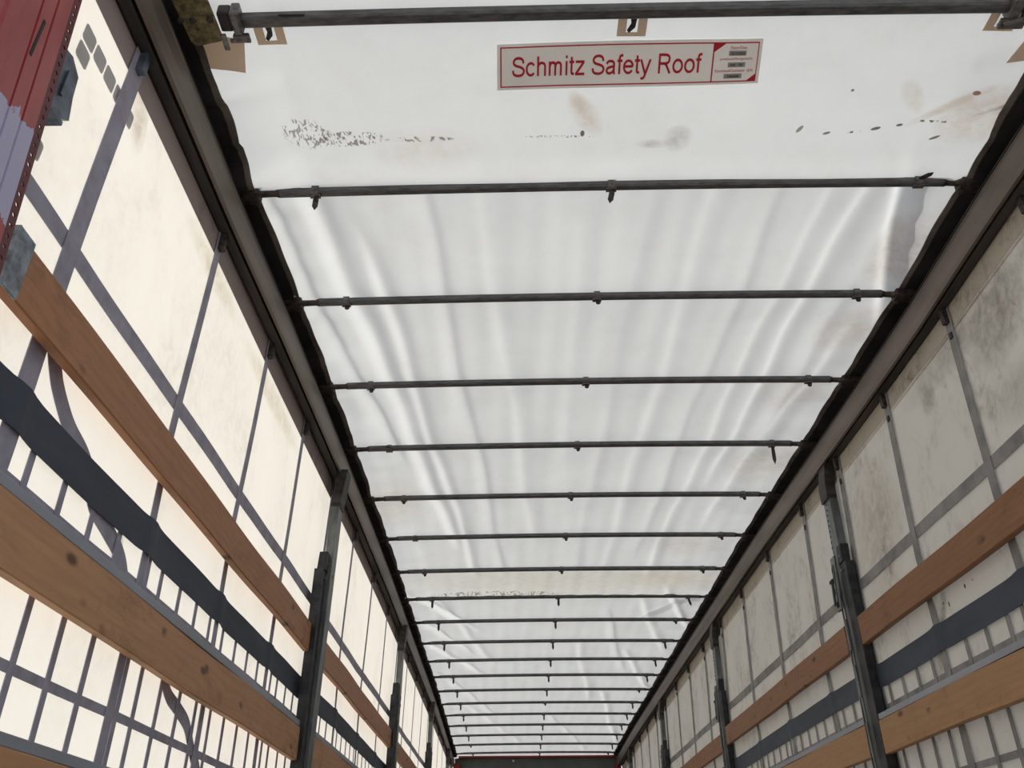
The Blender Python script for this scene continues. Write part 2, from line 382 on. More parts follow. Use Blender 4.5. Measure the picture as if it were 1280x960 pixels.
for j in range(len(ys)-1):
    for i in range(NX):
        a = j*(NX+1)+i; Fc.append((a, a+1, a+NX+2, a+NX+1))
roof = mesh_obj('roof_tarpaulin', V, Fc, M['roof'], None, True)
tag(roof, 'white translucent roof tarpaulin stretched over all the cross bows, with long folds', 'tarpaulin')
def wavy_strip(side, xa, xb, dz, mat, name, amp, parent, th=.003):
    v = []; f = []; n = 700
    for k in range(n+1):
        y = .95 + (Y1-.95)*k/n; c = dxb(y)
        am = amp*(1.0 if y < 2.15 else .45)
        wv = am*(.6*math.sin(y*9.7+side)+.4*math.sin(y*23.1)) + am*.5*math.sin(y*3.1) + (.022 if (y < 1.95 and side < 0) else .012)
        x1 = c+side*(xa+wv); x2 = c+side*(xb+.02)
        z1 = min(zb(y)+.012, roof_z(min(1.2, max(-1.2, c+side*xa)), y)-.006)+dz; z2 = z1-.004
        for (x, z) in ((x1, z1), (x2, z2), (x2, z2+th), (x1, z1+th)): v.append((x, y, z))
        if k:
            b = 4*k
            for q in range(4): r = (q+1) % 4; f.append((b-4+q, b-4+r, b+r, b+q))
    return mesh_obj(name, v, f, mat, parent, False)
for s_, xa in ((-1, 1.195), (1, 1.165)):
    wavy_strip(s_, xa, xa+.05, -.004, M['edge'], 'edge_hem', .010, roof)
    wavy_strip(s_, xa+.018, xa+.085, -.012, M['black'], 'shaded_edge', .006, roof)  # edge webbing, blackened: the shade of the gap above the flange is painted in
# beige reinforcement patches with a slot, under the first bow
def patch_frame(cx, cy, w_, h_, hole):
    z = lambda x, y: roof_z(x, y)-.0035
    mb = MB()
    if hole:
        hw, hh = .016, h_*.36
        for (x0, x1, y0, y1) in ((cx-w_/2, cx-hw, cy-h_/2, cy+h_/2), (cx+hw, cx+w_/2, cy-h_/2, cy+h_/2), (cx-hw, cx+hw, cy+hh, cy+h_/2), (cx-hw, cx+hw, cy-h_/2, cy-hh)):
            mb.poly([(x0, y0, z(x0, y0)), (x1, y0, z(x1, y0)), (x1, y1, z(x1, y1)), (x0, y1, z(x0, y1))], (0, 0, .002))
    return mb
for cx, cy in ((-.982, 1.543), (.040, 1.532), (1.072, 1.518)):
    pp = patch_frame(cx, cy, .082, .090, True).build('reinforcement_patch', M['patch'], roof)
    # strap end poking through the slot
    z = roof_z(cx, cy)-.008
    MB().poly([(cx-.010, cy-.03, z), (cx+.012, cy-.03, z), (cx+.008, cy+.012, z), (cx-.008, cy+.03, z), (cx-.014, cy+.022, z), (cx-.004, cy, z)], (0, 0, .003)).build('strap_end', M['tongue'], pp)
def quadpatch(pts):
    mb = MB(); n = 6
    for i in range(n):
        a0, a1 = i/n, (i+1)/n
        P = lambda a, b: tuple((1-a)*(1-b)*pts[0][k]+a*(1-b)*pts[1][k]+a*b*pts[2][k]+(1-a)*b*pts[3][k] for k in (0, 1))
        q = [P(a0, 0), P(a1, 0), P(a1, 1), P(a0, 1)]
        mb.poly([(x, y, roof_z(x, y)-.006) for x, y in q], (0, 0, .002))
    return mb
quadpatch([(-1.20, 1.53), (-1.057, 1.565), (-1.085, 1.682), (-1.215, 1.650)]).build('reinforcement_patch', M['patch'], roof)
quadpatch([(1.17, 1.56), (1.26, 1.55), (1.28, 1.63), (1.145, 1.665)]).build('reinforcement_patch', M['patch'], roof)

# roof rails ---------------------------------------------------------------------
def rail(side):
    xin = 1.200 if side < 0 else 1.232
    root = empty('roof_rail', (side*1.23, Y0, 2.49))
    n = 60; ys_ = [Y0-.12 + (14.1-Y0+.12)*k/n for k in range(n+1)]
    def path():
        r = []
        for y in ys_:
            sh = (dxb(y)-.047)*1.0
            r.append(((side*xin+sh + (0 if side < 0 else .022), y, zb(y)-2.675), (side, 0, 0), (0, 0, 1)))
        return r
    # profile: a = outward from inner face, b = absolute height for a bow line at 2.675
    P = path()
    MB().sweep([(0, 2.490), (.012, 2.490), (.012, 2.500), (.016, 2.592), (.075, 2.592), (.075, 2.604), (0, 2.604), (-.004, 2.598), (0, 2.590), (-.003, 2.54), (0, 2.50)], P).build('inner_flange', M['rail'], root)
    MB().sweep([(.016, 2.512), (.030, 2.512), (.030, 2.590), (.016, 2.590)], P).build('groove_wall', M['black'], root)
    MB().sweep([(.024, 2.494), (.050, 2.486), (.061, 2.492), (.061, 2.585), (.030, 2.585)], P).build('curtain_track', M['track'], root)
    MB().sweep([(.078, 2.500), (.086, 2.498), (.086, 2.74), (.078, 2.74)], P).build('outer_web', M['black'], root)
    MB().sweep([(-.004, 2.604), (.080, 2.606), (.080, 2.612), (-.002, 2.611)], P).build('carriage_shelf', M['black'], root)
    MB().sweep([(.070, 2.742), (.105, 2.742), (.105, 2.50), (.099, 2.50), (.099, 2.736), (.070, 2.736)], P).build('light_leak_flap', M['hem'], root)  # unseen outer flap, added to keep light from leaking in over the rail
    return root
tag(rail(-1), 'dark grooved roof rail running along the top of the bright left curtain', 'rail')
tag(rail(1), 'dark grooved roof rail running along the top of the dirty right curtain', 'rail')

# side curtains --------------------------------------------------------------------
def ribbon_v(side, y, wdt, z0, z1, off=.005, th=.0022, lean=0.0):
    mb = MB(); n = max(4, int((z1-z0)/.12)); P = []
    for k in range(n+1):
        z = z0+(z1-z0)*k/n; yy = y + lean*(z-2.45)
        P.append(((0, yy, z), (side, 0, 0), (0, 1, 0)))
    b = []
    for k, (o, A, B) in enumerate(P):
        x = [abs(curtain_x(side, o[1]+s*wdt/2, o[2])) for s in (-1, 1)]
        b.append([(side*(x[0]-off-th), o[1]-wdt/2, o[2]), (side*(x[1]-off-th), o[1]+wdt/2, o[2]), (side*(x[1]-off), o[1]+wdt/2, o[2]), (side*(x[0]-off), o[1]-wdt/2, o[2])])
    base = 0
    for r in b: mb.v += [Vector(p) for p in r]
    for k in range(len(b)-1):
        for i in range(4): j = (i+1) % 4; mb.f.append((4*k+i, 4*k+j, 4*k+4+j, 4*k+4+i))
    mb.f.append((3, 2, 1, 0)); q = 4*(len(b)-1); mb.f.append((q, q+1, q+2, q+3))
    return mb
def ribbon_h(side, z, h, y0, y1, off, th=.0022, zf=None):
    mb = MB(); n = int((y1-y0)/.1); rows = []
    for k in range(n+1):
        y = y0+(y1-y0)*k/n; za = (zf(y) if zf else z)-h/2; zb_ = za+h
        xa, xb = abs(curtain_x(side, y, za)), abs(curtain_x(side, y, zb_))
        mb.v += [Vector(p) for p in ((side*(xa-off-th), y, za), (side*(xb-off-th), y, zb_), (side*(xb-off), y, zb_), (side*(xa-off), y, za))]
    for k in range(n):
        for i in range(4): j = (i+1) % 4; mb.f.append((4*k+i, 4*k+j, 4*k+4+j, 4*k+4+i))
    mb.f.append((3, 2, 1, 0)); q = 4*n; mb.f.append((q, q+1, q+2, q+3))
    return mb
def build_curtain(side):
    y0 = 1.10; n = 130; mz = 46; V = []; F = []
    for k in range(n+1):
        y = y0+(14.08-y0)*k/n; zt = 2.565+(zb(y)-2.675)
        for i in range(mz+1):
            z = -.15+(zt+.15)*i/mz; V.append((curtain_x(side, y, z), y, z))
    for k in range(n):
        for i in range(mz): a = k*(mz+1)+i; F.append((a, a+1, a+mz+2, a+mz+1))
    c = mesh_obj('side_curtain', V, F, M['curtainL' if side < 0 else 'curtainR'], None, True)
    sm = M['strap' if side < 0 else 'strapR']
    hemz = lambda y: 2.470+(zb(y)-2.675)
    ribbon_h(side, 0, .125, y0, 14.05, .0015, .0015, hemz).build('top_hem', M['hem' if side < 0 else 'hemR'], c)
    if side > 0:
        ribbon_h(side, 0, .012, y0, 14.05, .0032, .0015, lambda y: hemz(y)-.072).build('hem_weld', M['curtainR'], c)
    wide = ([1.46, 2.16, 2.80, 3.45, 4.15, 4.83, 5.60, 6.35, 7.05, 7.75, 8.45, 9.17, 9.85, 10.55, 11.25, 11.95, 12.65, 13.35] if side < 0 else
            [1.36, 2.01, 2.61, 3.24, 3.88, 4.49, 5.25, 6.00, 6.73, 7.46, 8.19, 8.91, 9.66, 10.38, 11.1, 11.8, 12.5, 13.25])
    for k, y in enumerate(wide):
        wd = .062 if k == 0 else (.040 if side < 0 else .046)
        ribbon_v(side, y, wd, -.1, 2.50+(zb(y)-2.675), .008, lean=0.0).build('vertical_strap', sm, c)
        # bracket hanging the strap on the track
        x = curtain_x(side, y, 2.46)
        MB().box(x-side*.030, x-side*.006, y-.012, y+.012, 2.425+(zb(y)-2.675), 2.495+(zb(y)-2.675), .003).build('strap_hanger', M['tongue'] if k else M['blacksteel'], c)
        if side > 0: MB().box(x-side*.020, x-side*.008, y-.009, y+.009, 2.36, 2.385, .002).build('strap_rivet', M['tongue'], c)
    for z, h in ((1.846, .048), (1.297, .046), (.995, .022), (.70, .022), (.42, .022), (.14, .03)):
        ribbon_h(side, z, h, y0, 14.05, .0045).build('horizontal_strap', sm, c)
    def bandx(y): return .0115 + .006*sum(math.exp(-((y-q)/.035)**2) for q in wide if abs(y-q) < .2)
    def bandz(y): return 1.434 + .004*sum(math.exp(-((y-q)/.05)**2) for q in wide if abs(y-q) < .2) + (0 if y < 4 else (lerp_tab(BOW_Y, BOW_Z, y)-.03)*.6)
    mb = MB(); nb = 420
    for q in range(nb+1):
        y = y0+(14.0-y0)*q/nb; o_ = bandx(y); zc = bandz(y)
        for (dz_, oo) in ((-.048, o_+.002), (.048, o_+.002), (.048, o_), (-.048, o_)): mb.v.append(Vector((side*(abs(curtain_x(side, y, zc+dz_))-oo), y, zc+dz_)))
        if q:
            b = 4*(q-1)
            for w_ in range(4): r = (w_+1) % 4; mb.f.append((b+w_, b+r, b+4+r, b+4+w_))
    mb.f.append((3, 2, 1, 0)); mb.f.append(tuple(4*nb+w_ for w_ in range(4)))
    tag(mb.build('reinforcement_band', M['band'], c), 'dark blue-grey band')
    narrow = []
    y = 1.262 if side < 0 else 1.29
    while y < 14.0: narrow.append(y); y += .1475
    for y in narrow[:100]:
        if min(abs(y-q) for q in wide) < .034: y += .05
        ribbon_v(side, y, .022, -.1, 1.43, .0068).build('narrow_strap', sm, c)
    return c, narrow, wide
cL, narL, wideL = build_curtain(-1)
tag(cL, 'sunlit cream side curtain on the left with a grid of grey webbing', 'curtain')
cR, narR, wideR = build_curtain(1)
tag(cR, 'dirty grey-white side curtain on the right with a grid of grey webbing', 'curtain')
# grey-blue printed squares on the outside of the left curtain
for (y, z, h_) in ((1.249, 2.315, .05), (1.306, 2.315, .05), (1.363, 2.315, .05), (1.420, 2.315, .05), (1.477, 2.315, .05), (1.249, 2.258, .05), (1.222, 1.94, .05)):
    pts = []; r = .009; a = .052; b_ = .050
    for (cx, cz, a0) in ((y+a-r, z+b_/2-r, 0), (y+r, z+b_/2-r, 90), (y+r, z-b_/2+r, 180), (y+a-r, z-b_/2+r, 270)):
        for q in range(0, 91, 30):
            an = math.radians(a0+q); yy, zz_ = cx+r*math.cos(an), cz+r*math.sin(an)
            pts.append((curtain_x(-1, yy, zz_)-.0015, yy, zz_))
    MB().poly(pts, (-.0006, 0, 0)).build('printed_square', M['print'], cL)

# slack webbing straps dangling against the left curtain
def slack(name, pts, wd, label):
    mb = MB(); P = [Vector(p) for p in pts]; Q = []
    for i in range(len(P)-1):
        p0 = P[max(0, i-1)]; p1 = P[i]; p2 = P[i+1]; p3 = P[min(len(P)-1, i+2)]
        for k in range(6):
            t = k/6; Q.append(.5*((2*p1)+(-p0+p2)*t+(2*p0-5*p1+4*p2-p3)*t*t+(-p0+3*p1-3*p2+p3)*t**3))
    Q.append(P[-1]); n = len(Q)
    for i, c in enumerate(Q):
        d = (Q[min(n-1, i+1)]-Q[max(0, i-1)]).normalized(); a = Vector((1, 0, 0)).cross(d).normalized()
        tw = .3*math.sin(i*.35); a = (a + Vector((1, 0, 0))*tw*.05).normalized()
        for s_, o_ in ((-1, 0), (1, 0), (1, 1), (-1, 1)): mb.v.append(c + a*s_*wd/2 + Vector((-.0016*o_, 0, 0)))
        if i:
            b = 4*(i-1)
            for q in range(4): r = (q+1) % 4; mb.f.append((b+q, b+r, b+4+r, b+4+q))
    mb.f.append((3, 2, 1, 0)); b = 4*(n-1); mb.f.append((b, b+1, b+2, b+3))
    loc = P[0]; 
    o = mb.build(name, M['strap'], None); tag(o, label, 'strap'); return o
X_ = -1.2815
def onplane(px, py, X):                                            # where a sight line meets the plane x = X, used only to read sizes off the photo
    d = _f + _r2*((px-639.1)/FPX) + _u2*((480-py)/FPX); t = (X-CAM.x)/d.x; q = CAM+d*t; return (X, q.y, q.z)
slack('slack_strap', [(X_-.001, 1.49, 1.66), (X_, 1.545, 1.585), (X_+.001, 1.585, 1.545), (X_+.0015, 1.660, 1.500), (X_+.001, 1.745, 1.475), (X_, 1.80, 1.445), (X_, 1.845, 1.40), (X_+.0015, 1.925, 1.375), (X_, 2.015, 1.350), (X_-.001, 2.07, 1.315), (X_-.001, 2.11, 1.25), (X_-.001, 2.12, 1.2)], .050,
      'slack wavy grey strap between the two wooden boards on the left, crossing the dark band')
slack('slack_strap', [(X_-.001, 2.43, 1.20), (X_-.001, 2.47, 1.14), (X_, 2.52, 1.105), (X_+.0015, 2.60, 1.085), (X_+.001, 2.69, 1.060), (X_, 2.75, 1.02), (X_-.001, 2.80, .985), (X_-.001, 2.86, .95), (X_-.001, 2.88, .88)], .042,
      'slack wavy grey strap hanging out below the lower wooden board on the left')

# side boards ------------------------------------------------------------------------
def board(side, kind, y0, y1, z0, z1, k, label, cat, bracket_near=False, zs=0.0, ze=0.0, xin=1.236, th=.027):
    c = Vector((side*(xin+th/2), (y0+y1)/2, (z0+z1)/2))
    name = 'aluminium_side_board' if kind == 'alu' else 'wooden_side_board'
    root = empty(name, c); n = 24; mb = MB(); bev = .003
    prof = [(0, bev), (bev, 0), (th-bev, 0), (th, bev), (th, 1-bev), (th-bev, 1), (bev, 1), (0, 1-bev)]
    H = z1-z0; path = []
    for i in range(n+1):
        t = i/n; y = y0+(y1-y0)*t
        sag = zs*(1-t)+ze*t + .002*math.sin(y*4+k)
        wob = .0015*math.sin(y*7+k*2)
        path.append(((side*(xin+wob), y, z0+sag), (side, 0, 0), (0, 0, 1)))
    pr = [(a, b if b < .1 else H-(1-b)) for a, b in prof]
    if kind == 'alu':
        pr = [(0, .002), (.002, 0), (th, 0), (th, H), (.002, H), (0, H-.002), (0, H*.62), (.0025, H*.60), (.0025, H*.56), (0, H*.54)]
    mat = M['alu'] if kind == 'alu' else woodm(kind, k)
    mb.sweep(pr, path); mb.build('board', mat, root)
    if kind in ('low', 'lowR'):
        MB().box(side*(xin+.001), side*(xin+th), y0+.002, y1-.002, z1+zs+.0008, z1+zs+.024, .002).build('metal_edge_strip', M['edgestrip'], root)
    if bracket_near:
        MB().box(side*(xin-.005), side*(xin-.0005), y0-.012, y0+.042, z0-.006, z1+.004, .0015).box(side*(xin-.005), side*(xin+th+.004), y0-.016, y0-.0125, z0-.006, z1+.004).build('end_bracket', M['galv'], root)
    tag(root, label, cat, 'side boards along the %s curtain' % ('left' if side < 0 else 'right'))
    return root
BAY = ['nearest bay', 'second bay, starting at the nearest post', 'third bay, starting at the second post', 'fourth bay, starting at the third post', 'last bay before the grey front wall']
for side, sn in ((-1, 'left'), (1, 'right')):
    pst = POSTS if side < 0 else [p-.06 for p in POSTS]
    bays = [(1.243 if side < 0 else 1.20, pst[0]-.108)] + [(pst[i]+.066, pst[i+1]-.108) for i in range(3)] + [(pst[3]+.066, 13.99)]
    for k, (a, b) in enumerate(bays):
        u = '' if side < 0 else 'R'
        dz = 0.0 if k == 0 else (lerp_tab(BOW_Y, BOW_Z, (a+b)/2)-.03)*.6
        z_ = -.005 if side > 0 else 0
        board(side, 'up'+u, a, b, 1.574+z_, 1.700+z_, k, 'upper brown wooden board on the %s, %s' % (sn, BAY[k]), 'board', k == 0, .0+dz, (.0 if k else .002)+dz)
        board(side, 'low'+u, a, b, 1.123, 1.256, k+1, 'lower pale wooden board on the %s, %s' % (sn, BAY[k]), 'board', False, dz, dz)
board(-1, 'low', 1.243, POSTS[0]-.108, .715, .848, 2, 'lowest wooden board, just showing in the bottom left corner of the photo', 'board', False, 0, 0)

# posts -----------------------------------------------------------------------------------
def post(side, y, label):
    root = empty('stanchion_post', (side*1.24, y, 0))
    s = side; tilt = (dxb(y)-.01)
    zt = 2.40+(zb(y)-2.675)
    def X(x, z):
        k = max(0, (z-1.75)/.75); return s*x + tilt*k
    def bx(mb, xa, xb, ya, yb, za, zc, bev=0):
        q = MB().box(xa, xb, ya, yb, za, zc, bev)
        for v in q.v: v.x = X(v.x, v.z)
        return mb.add(q.v, q.f)
    b = MB()
    bx(b, 1.222, 1.230, y-.028, y+.062, 0.0, zt-.02, .002)             # face plate
    bx(b, 1.230, 1.262, y+.052, y+.062, 0.0, zt-.02)                  # far flange
    bx(b, 1.230, 1.262, y-.028, y-.020, 0.0, zt-.02)
    bx(b, 1.216, 1.222, y-.004, y+.004, .1, 2.0); bx(b, 1.216, 1.222, y+.028, y+.036, .1, 2.0)
    b.build('post_body', M['post'], root)
    # head: plate slanting inward up to the rail
    hd = MB(); xr = 1.205 if s < 0 else 1.225
    zr = 2.505+(zb(y)-2.675)
    A = [(X(1.216, zt-.10), zt-.10), (X(1.262, zt-.10), zt-.10)]; B = [(X(xr, zr), zr), (X(xr+.055, zr), zr)]
    mid = [(X(1.212, zt-.02), zt-.02), (X(1.262, zt-.02), zt-.02)]
    for (lo, hi, w0, w1) in ((A, mid, .046, .052), (mid, B, .052, .045)):
        vs = []
        for (pair, ww) in ((lo, w0), (hi, w1)):
            for (xx, zz_) in pair:
                for dy in (-ww, ww): vs.append((xx, y+.017+dy, zz_))
        hd.add(vs, [(0, 1, 3, 2), (4, 6, 7, 5), (0, 4, 5, 1), (2, 3, 7, 6), (0, 2, 6, 4), (1, 5, 7, 3)])
    hd.build('head_bracket', M['track'], root)
    # black lock strip and board pockets on the near side
    pk = MB()
    bx(pk, 1.226, 1.268, y-.105, y-.029, 0.0, 1.965, .003)
    bx(pk, 1.220, 1.262, y-.085, y-.029, 1.965, 2.055, .004)
    pk.build('board_pocket_strip', M['postblack'], root)
    lv = MB()
    bx(lv, 1.210, 1.2215, y-.010, y+.042, 1.76, 2.02, .003)
    bx(lv, 1.204, 1.210, y+.008, y+.024, 1.80, 1.98, .002)
    lever = lv.build('lock_lever', M['galv'] if False else M['post'], root)
    lg = MB(); bx(lg, 1.212, 1.2215, y+.0625, y+.082, 1.80, 1.93, .003); bx(lg, 1.209, 1.215, y+.078, y+.094, 1.91, 1.925, .001)
    lg.build('lever_catch', M['postblack'], root)
    for zz_ in (1.79, 1.85, 1.905, 1.955): 
        q = MB(); bx(q, 1.2028, 1.2095, y+.0105, y+.0215, zz_-.014, zz_+.014, .001); q.build('lever_slot', M['black'], lever)
    for k in range(9):
        q = MB(); z1 = 2.07+k*.028; 
        if z1 > zt-.04: break
        q.tube((X(1.2205, z1), y+.022, z1), (X(1.2235, z1), y+.022, z1), .0048, 8); q.build('peg_hole', M['black'], root)
    for zz_ in (1.93, 2.00):
        q = MB(); q.tube((X(1.2255, zz_), y-.06, zz_), (X(1.218, zz_), y-.06, zz_), .006, 8); q.build('bolt_head', M['galv'], root)
    for zz_ in (1.64, 1.435, 1.19, .82):
        q = MB(); bx(q, 1.212, 1.221, y-.026, y-.012, zz_-.07, zz_+.07, .002); q.build('board_retainer', M['post'], root)
    tag(root, label, 'post', 'posts holding the side boards')
PL = ['nearest grey steel post against the %s curtain, with black lock strip and lever', 'second grey post against the %s curtain, between the second and third boards',
      'third grey post against the %s curtain, small and far away', 'farthest grey post against the %s curtain, next to the front wall']
for side, sn in ((-1, 'bright left'), (1, 'dirty right')):
    for k, y in enumerate(POSTS): post(side, y if side < 0 else y-.06, PL[k] % sn)

# cross bows --------------------------------------------------------------------------------
def clip(root, x, y, z, mode, bw, bh, big=1.0, ang=0.0):
    """ring clamp round the bar with a short hanging tongue"""
    r = MB(); w2 = .012*big; g = .004
    o = [(-(bw/2+g), -(bh/2+g)), ((bw/2+g), -(bh/2+g)), ((bw/2+g), (bh/2+.001)), (-(bw/2+g), (bh/2+.001))]
    # rounded band: outer ring minus nothing (solid sleeve is hidden by the bar)
    pr = [(-(bw/2+g), -bh*.3), (-bw*.34, -(bh/2+g)), (bw*.34, -(bh/2+g)), ((bw/2+g), -bh*.3), ((bw/2+g), bh*.45), (-(bw/2+g), bh*.45)]
    r.sweep(pr, [((x-w2, y, z), (0, 1, 0), (0, 0, 1)), ((x+w2, y, z), (0, 1, 0), (0, 0, 1))])
    r.box(x-w2*1.5, x+w2*1.5, y-bw*.3, y+bw*.3, z-bh/2-g-.005, z-bh/2-g+.001, .0015)
    ring = r.build('bow_clamp', M['clip'], root)
    L = {'down': .062, 'long': .105, 'up': .05, 'stub': .020, 'none': 0}[mode]*big
    if L:
        tw = .0095*big
        t0 = Vector((x + .004, y, z-bh/2-g-.004))
        if mode == 'up': d = Vector((ang, -.90, -.25)).normalized(); t0 = Vector((x, y-bw/2-g, z-bh*.2))
        else: d = Vector((ang, -.03, -1)).normalized()
        a = d.cross(Vector((0, 1, 0)) if mode != 'up' else Vector((0, 0, 1))).normalized()*tw; nn = d.cross(a).normalized()*.003
        pts = [t0-a*.8, t0-a+d*L*.3, t0-a+d*L*.72, t0+d*L, t0+a+d*L*.72, t0+a+d*L*.3, t0+a*.8]
        MB().poly([p-nn*.5 for p in pts], nn).build('clamp_tongue', M['tongue'], ring)
def bow(y, z, xo, label, modes, first=False, i=0):
    root = empty('roof_bow', (xo, y, z))
    bw, bh = (.036, .030) if first else (.031, .026)
    hl = 1.135; n = 16; skew = .0144
    bv = .006
    pr = [(-bw/2, -bh/2+bv), (-bw/2+bv, -bh/2), (bw/2-bv, -bh/2), (bw/2, -bh/2+bv), (bw/2, bh/2-bv), (bw/2-bv, bh/2), (-bw/2+bv, bh/2), (-bw/2, bh/2-bv)]
    x0, x1 = (-1.045-xo if first else -hl), (hl-.02 if not first else 1.09)
    path = []
    for k in range(n+1):
        x = x0+(x1-x0)*k/n; path.append(((xo+x, y - skew*x/1.22, z+.010*(1-(x/1.2)**2)), (0, 1, 0), (0, 0, 1)))
    MB().sweep(pr, path).build('bow_bar', M['bow'], root)
    for s in (-1, 1):
        if first and s < 0: continue
        xe = xo + (x0 if s < 0 else x1); yy = y - skew*(xe-xo)/1.22
        xr = (-1.196 if s < 0 else 1.254) + (dxb(y)-.047)
        e = MB(); e.tube((xe-s*.02, yy, z), (xr-s*.03, yy, z-.004), .011, 10, .013)
        e.tube((xe-s*.001, yy, z), (xe+s*.012, yy, z), .0165, 10, .0125)
        e.build('bow_end_pin', M['bowend'], root)
        c = MB(); c.box(xr-s*.042, xr+s*.045, yy-.030, yy+.030, z-.024, z+.008, .006); c.tube((xr-s*.036, yy-.018, z-.014), (xr-s*.058, yy-.010, z-.010), .012, 8, .006)
        c.tube((xr-s*.030, yy+.02, z-.03), (xr-s*.030, yy+.02, z-.02), .010, 8)
        c.build('roller_carriage', M['bowend'], root)
    xs = (-.972, .034, 1.068)
    for j, md in enumerate(modes):
        if md is None: continue
        ang = 0.0
        if isinstance(md, tuple): md, ang = md
        x = xs[j] if not first else (-1.0, .04, 1.06)[j]
        clip(root, x, y-skew*(x-xo)/1.22, z+.010*(1-((x-xo)/1.2)**2), md, bw, bh, 1.0 if i < 12 else 1.0, ang)
    tag(root, label, 'roof bow', 'steel cross bows under the roof tarpaulin')
    return root
ordn = ['first', 'second', 'third', 'fourth', 'fifth', 'sixth', 'seventh', 'eighth', 'ninth', 'tenth', 'eleventh', 'twelfth', 'thirteenth', 'fourteenth', 'fifteenth', 'sixteenth', 'seventeenth', 'eighteenth', 'nineteenth']
desc = {0: 'dark steel roof bow right behind the red-lettered sign, pointed tongues hanging from two clamps',
        1: 'dark steel roof bow second beyond the red-lettered sign, small clamps without tongues',
        2: 'dark steel roof bow third beyond the red-lettered sign, with short clamp stubs',
        3: 'dark steel roof bow with one long tongue hanging from its right clamp',
        4: 'dark steel roof bow fifth beyond the sign, where both first posts reach the roof rails',
        5: 'dark steel roof bow sixth beyond the sign, its left tongue turned back',
        6: 'dark steel roof bow seventh beyond the sign, just before the creamy tarpaulin fold',
        7: 'thin steel roof bow half hidden by the dirty lower fold of tarpaulin',
        18: 'last steel roof bow, directly in front of the red front crossbeam'}
MODES = {0: [('down', .0), ('down', -.22), ('up', .6)], 1: ['stub', 'stub', 'stub'], 2: ['stub', 'stub', 'stub'], 3: [('up', -.25), 'stub', ('long', -.03)], 4: [('stub', -.5), 'stub', ('stub', .6)],
         5: [('up', 0), 'stub', ('stub', .5)], 6: ['stub', 'stub', 'stub'], 7: ['down', 'down', ('down', .3)], 8: ['down', 'down', 'stub'], 12: ['down', 'down', 'stub'], 13: ['down', 'stub', 'down'], 17: ['stub', 'down', 'down'], 18: ['stub', 'down', 'stub']}
for i in range(19):
    bow(BOW_Y[i], ZR+BOW_Z[i], BOW_X[i]-.0, desc.get(i, 'thin dark steel roof bow, %s one counting away from the red-lettered sign' % ordn[i]), MODES.get(i, ['down', ('down', 0), ('down', .1)]), False, i)
fb = bow(1.478, 2.674, .0395, 'thick dark steel roof bow at the top edge of the photo, above the red-lettered sign', [None, None, None], True, -1)
# corroded mounting plate, rivets and strap buckle at its left end
def tiltp(x, y): return (x, y)
MB().poly([(-1.20, 1.34, 2.640), (-1.105, 1.34, 2.640), (-1.096, 1.523, 2.642), (-1.102, 1.530, 2.641), (-1.172, 1.545, 2.640), (-1.184, 1.530, 2.638)], (0, 0, .006)).build('mounting_plate', M['brass'], fb)
pl = fb.children[-1]
for (x, y) in ((-1.113, 1.462), (-1.160, 1.463), (-1.192, 1.462)):
    q = MB(); q.tube((x, y, 2.640), (x, y, 2.632), .0095, 12, .006); q.build('rivet', M['bowend'], fb)
b = MB(); b.box(-1.096, -1.062, 1.450, 1.508, 2.650, 2.690, .006); b.build('bar_socket', M['track'], fb)
b = MB(); b.box(-1.060, -1.036, 1.446, 1.515, 2.640, 2.692, .005); b.box(-1.066, -1.022, 1.512, 1.532, 2.636, 2.654, .004); b.tube((-1.075, 1.528, 2.64), (-1.02, 1.528, 2.64), .006, 8); b.box(-1.10, -1.085, 1.51, 1.56, 2.640, 2.648, .002)
b.build('strap_buckle', M['clip'], fb)
b = MB(); b.box(1.045, 1.075, 1.430, 1.495, 2.644, 2.692, .005); b.box(1.03, 1.10, 1.485, 1.515, 2.640, 2.652, .004); b.tube((1.04, 1.50, 2.64), (1.12, 1.47, 2.64), .008, 8); b.box(1.085, 1.13, 1.44, 1.49, 2.642, 2.66, .004)
b.build('strap_buckle', M['clip'], fb)
MB().tube((-.93, 1.462, 2.656), (-.86, 1.462, 2.656), .0035, 8).build('bar_slot', M['black'], fb)

# front end -----------------------------------------------------------------------------------
zf = 2.49
rb = MB(); rb.box(-1.19, 1.20, 14.03, 14.098, 2.488, 2.514, .004); rb.build('front_crossbeam', M['red2'])
tag(bpy.data.objects['front_crossbeam'], 'thin red crossbeam at the far front end, above the grey wall', 'beam')
for s in (-1, 1):
    p = MB(); x = s*1.215; p.box(x-.045, x+.045, 14.00, 14.085, 0, 2.41, .004); o = p.build('front_corner_post', M['red2'])
    tag(o, 'red corner post at the far front end, at the foot of the %s roof rail' % ('left' if s < 0 else 'right'), 'post')
lp = MB(); lp.tube((-.36, 14.095, 2.45), (-.36, 14.07, 2.45), .018, 12, .014); o = lp.build('marker_light', M['sign_w'] if 'sign_w' in M else M['white'])
tag(o, 'small white round fitting on the grey wall just below the red crossbeam', 'fitting')

# red corner post at the open end ---------------------------------------------------------------
rp = empty('rear_corner_post', (-1.2, 1.13, 0))
def ly(z): return 1.117+(2.228-z)*.098
mb = MB(); zs_ = [-.15+k*.15 for k in range(20)]
def edgey(z): return ly(z)
prof = [(-1.200, -.026), (-1.200, -.064), (-1.205, -.066), (-1.205, -.068), (-1.200, -.070), (-1.200, -.104), (-1.205, -.106), (-1.205, -.108), (-1.200, -.110), (-1.200, -.150), (-1.196, -.156), (-1.196, -.19), (-1.200, -.196), (-1.200, -.33), (-1.28, -.33), (-1.28, -.026)]
path = [((0, ly(z), z), (1, 0, 0), (0, 1, 0)) for z in zs_]
MB().sweep(prof, path).build('post_face', M['red'], rp)
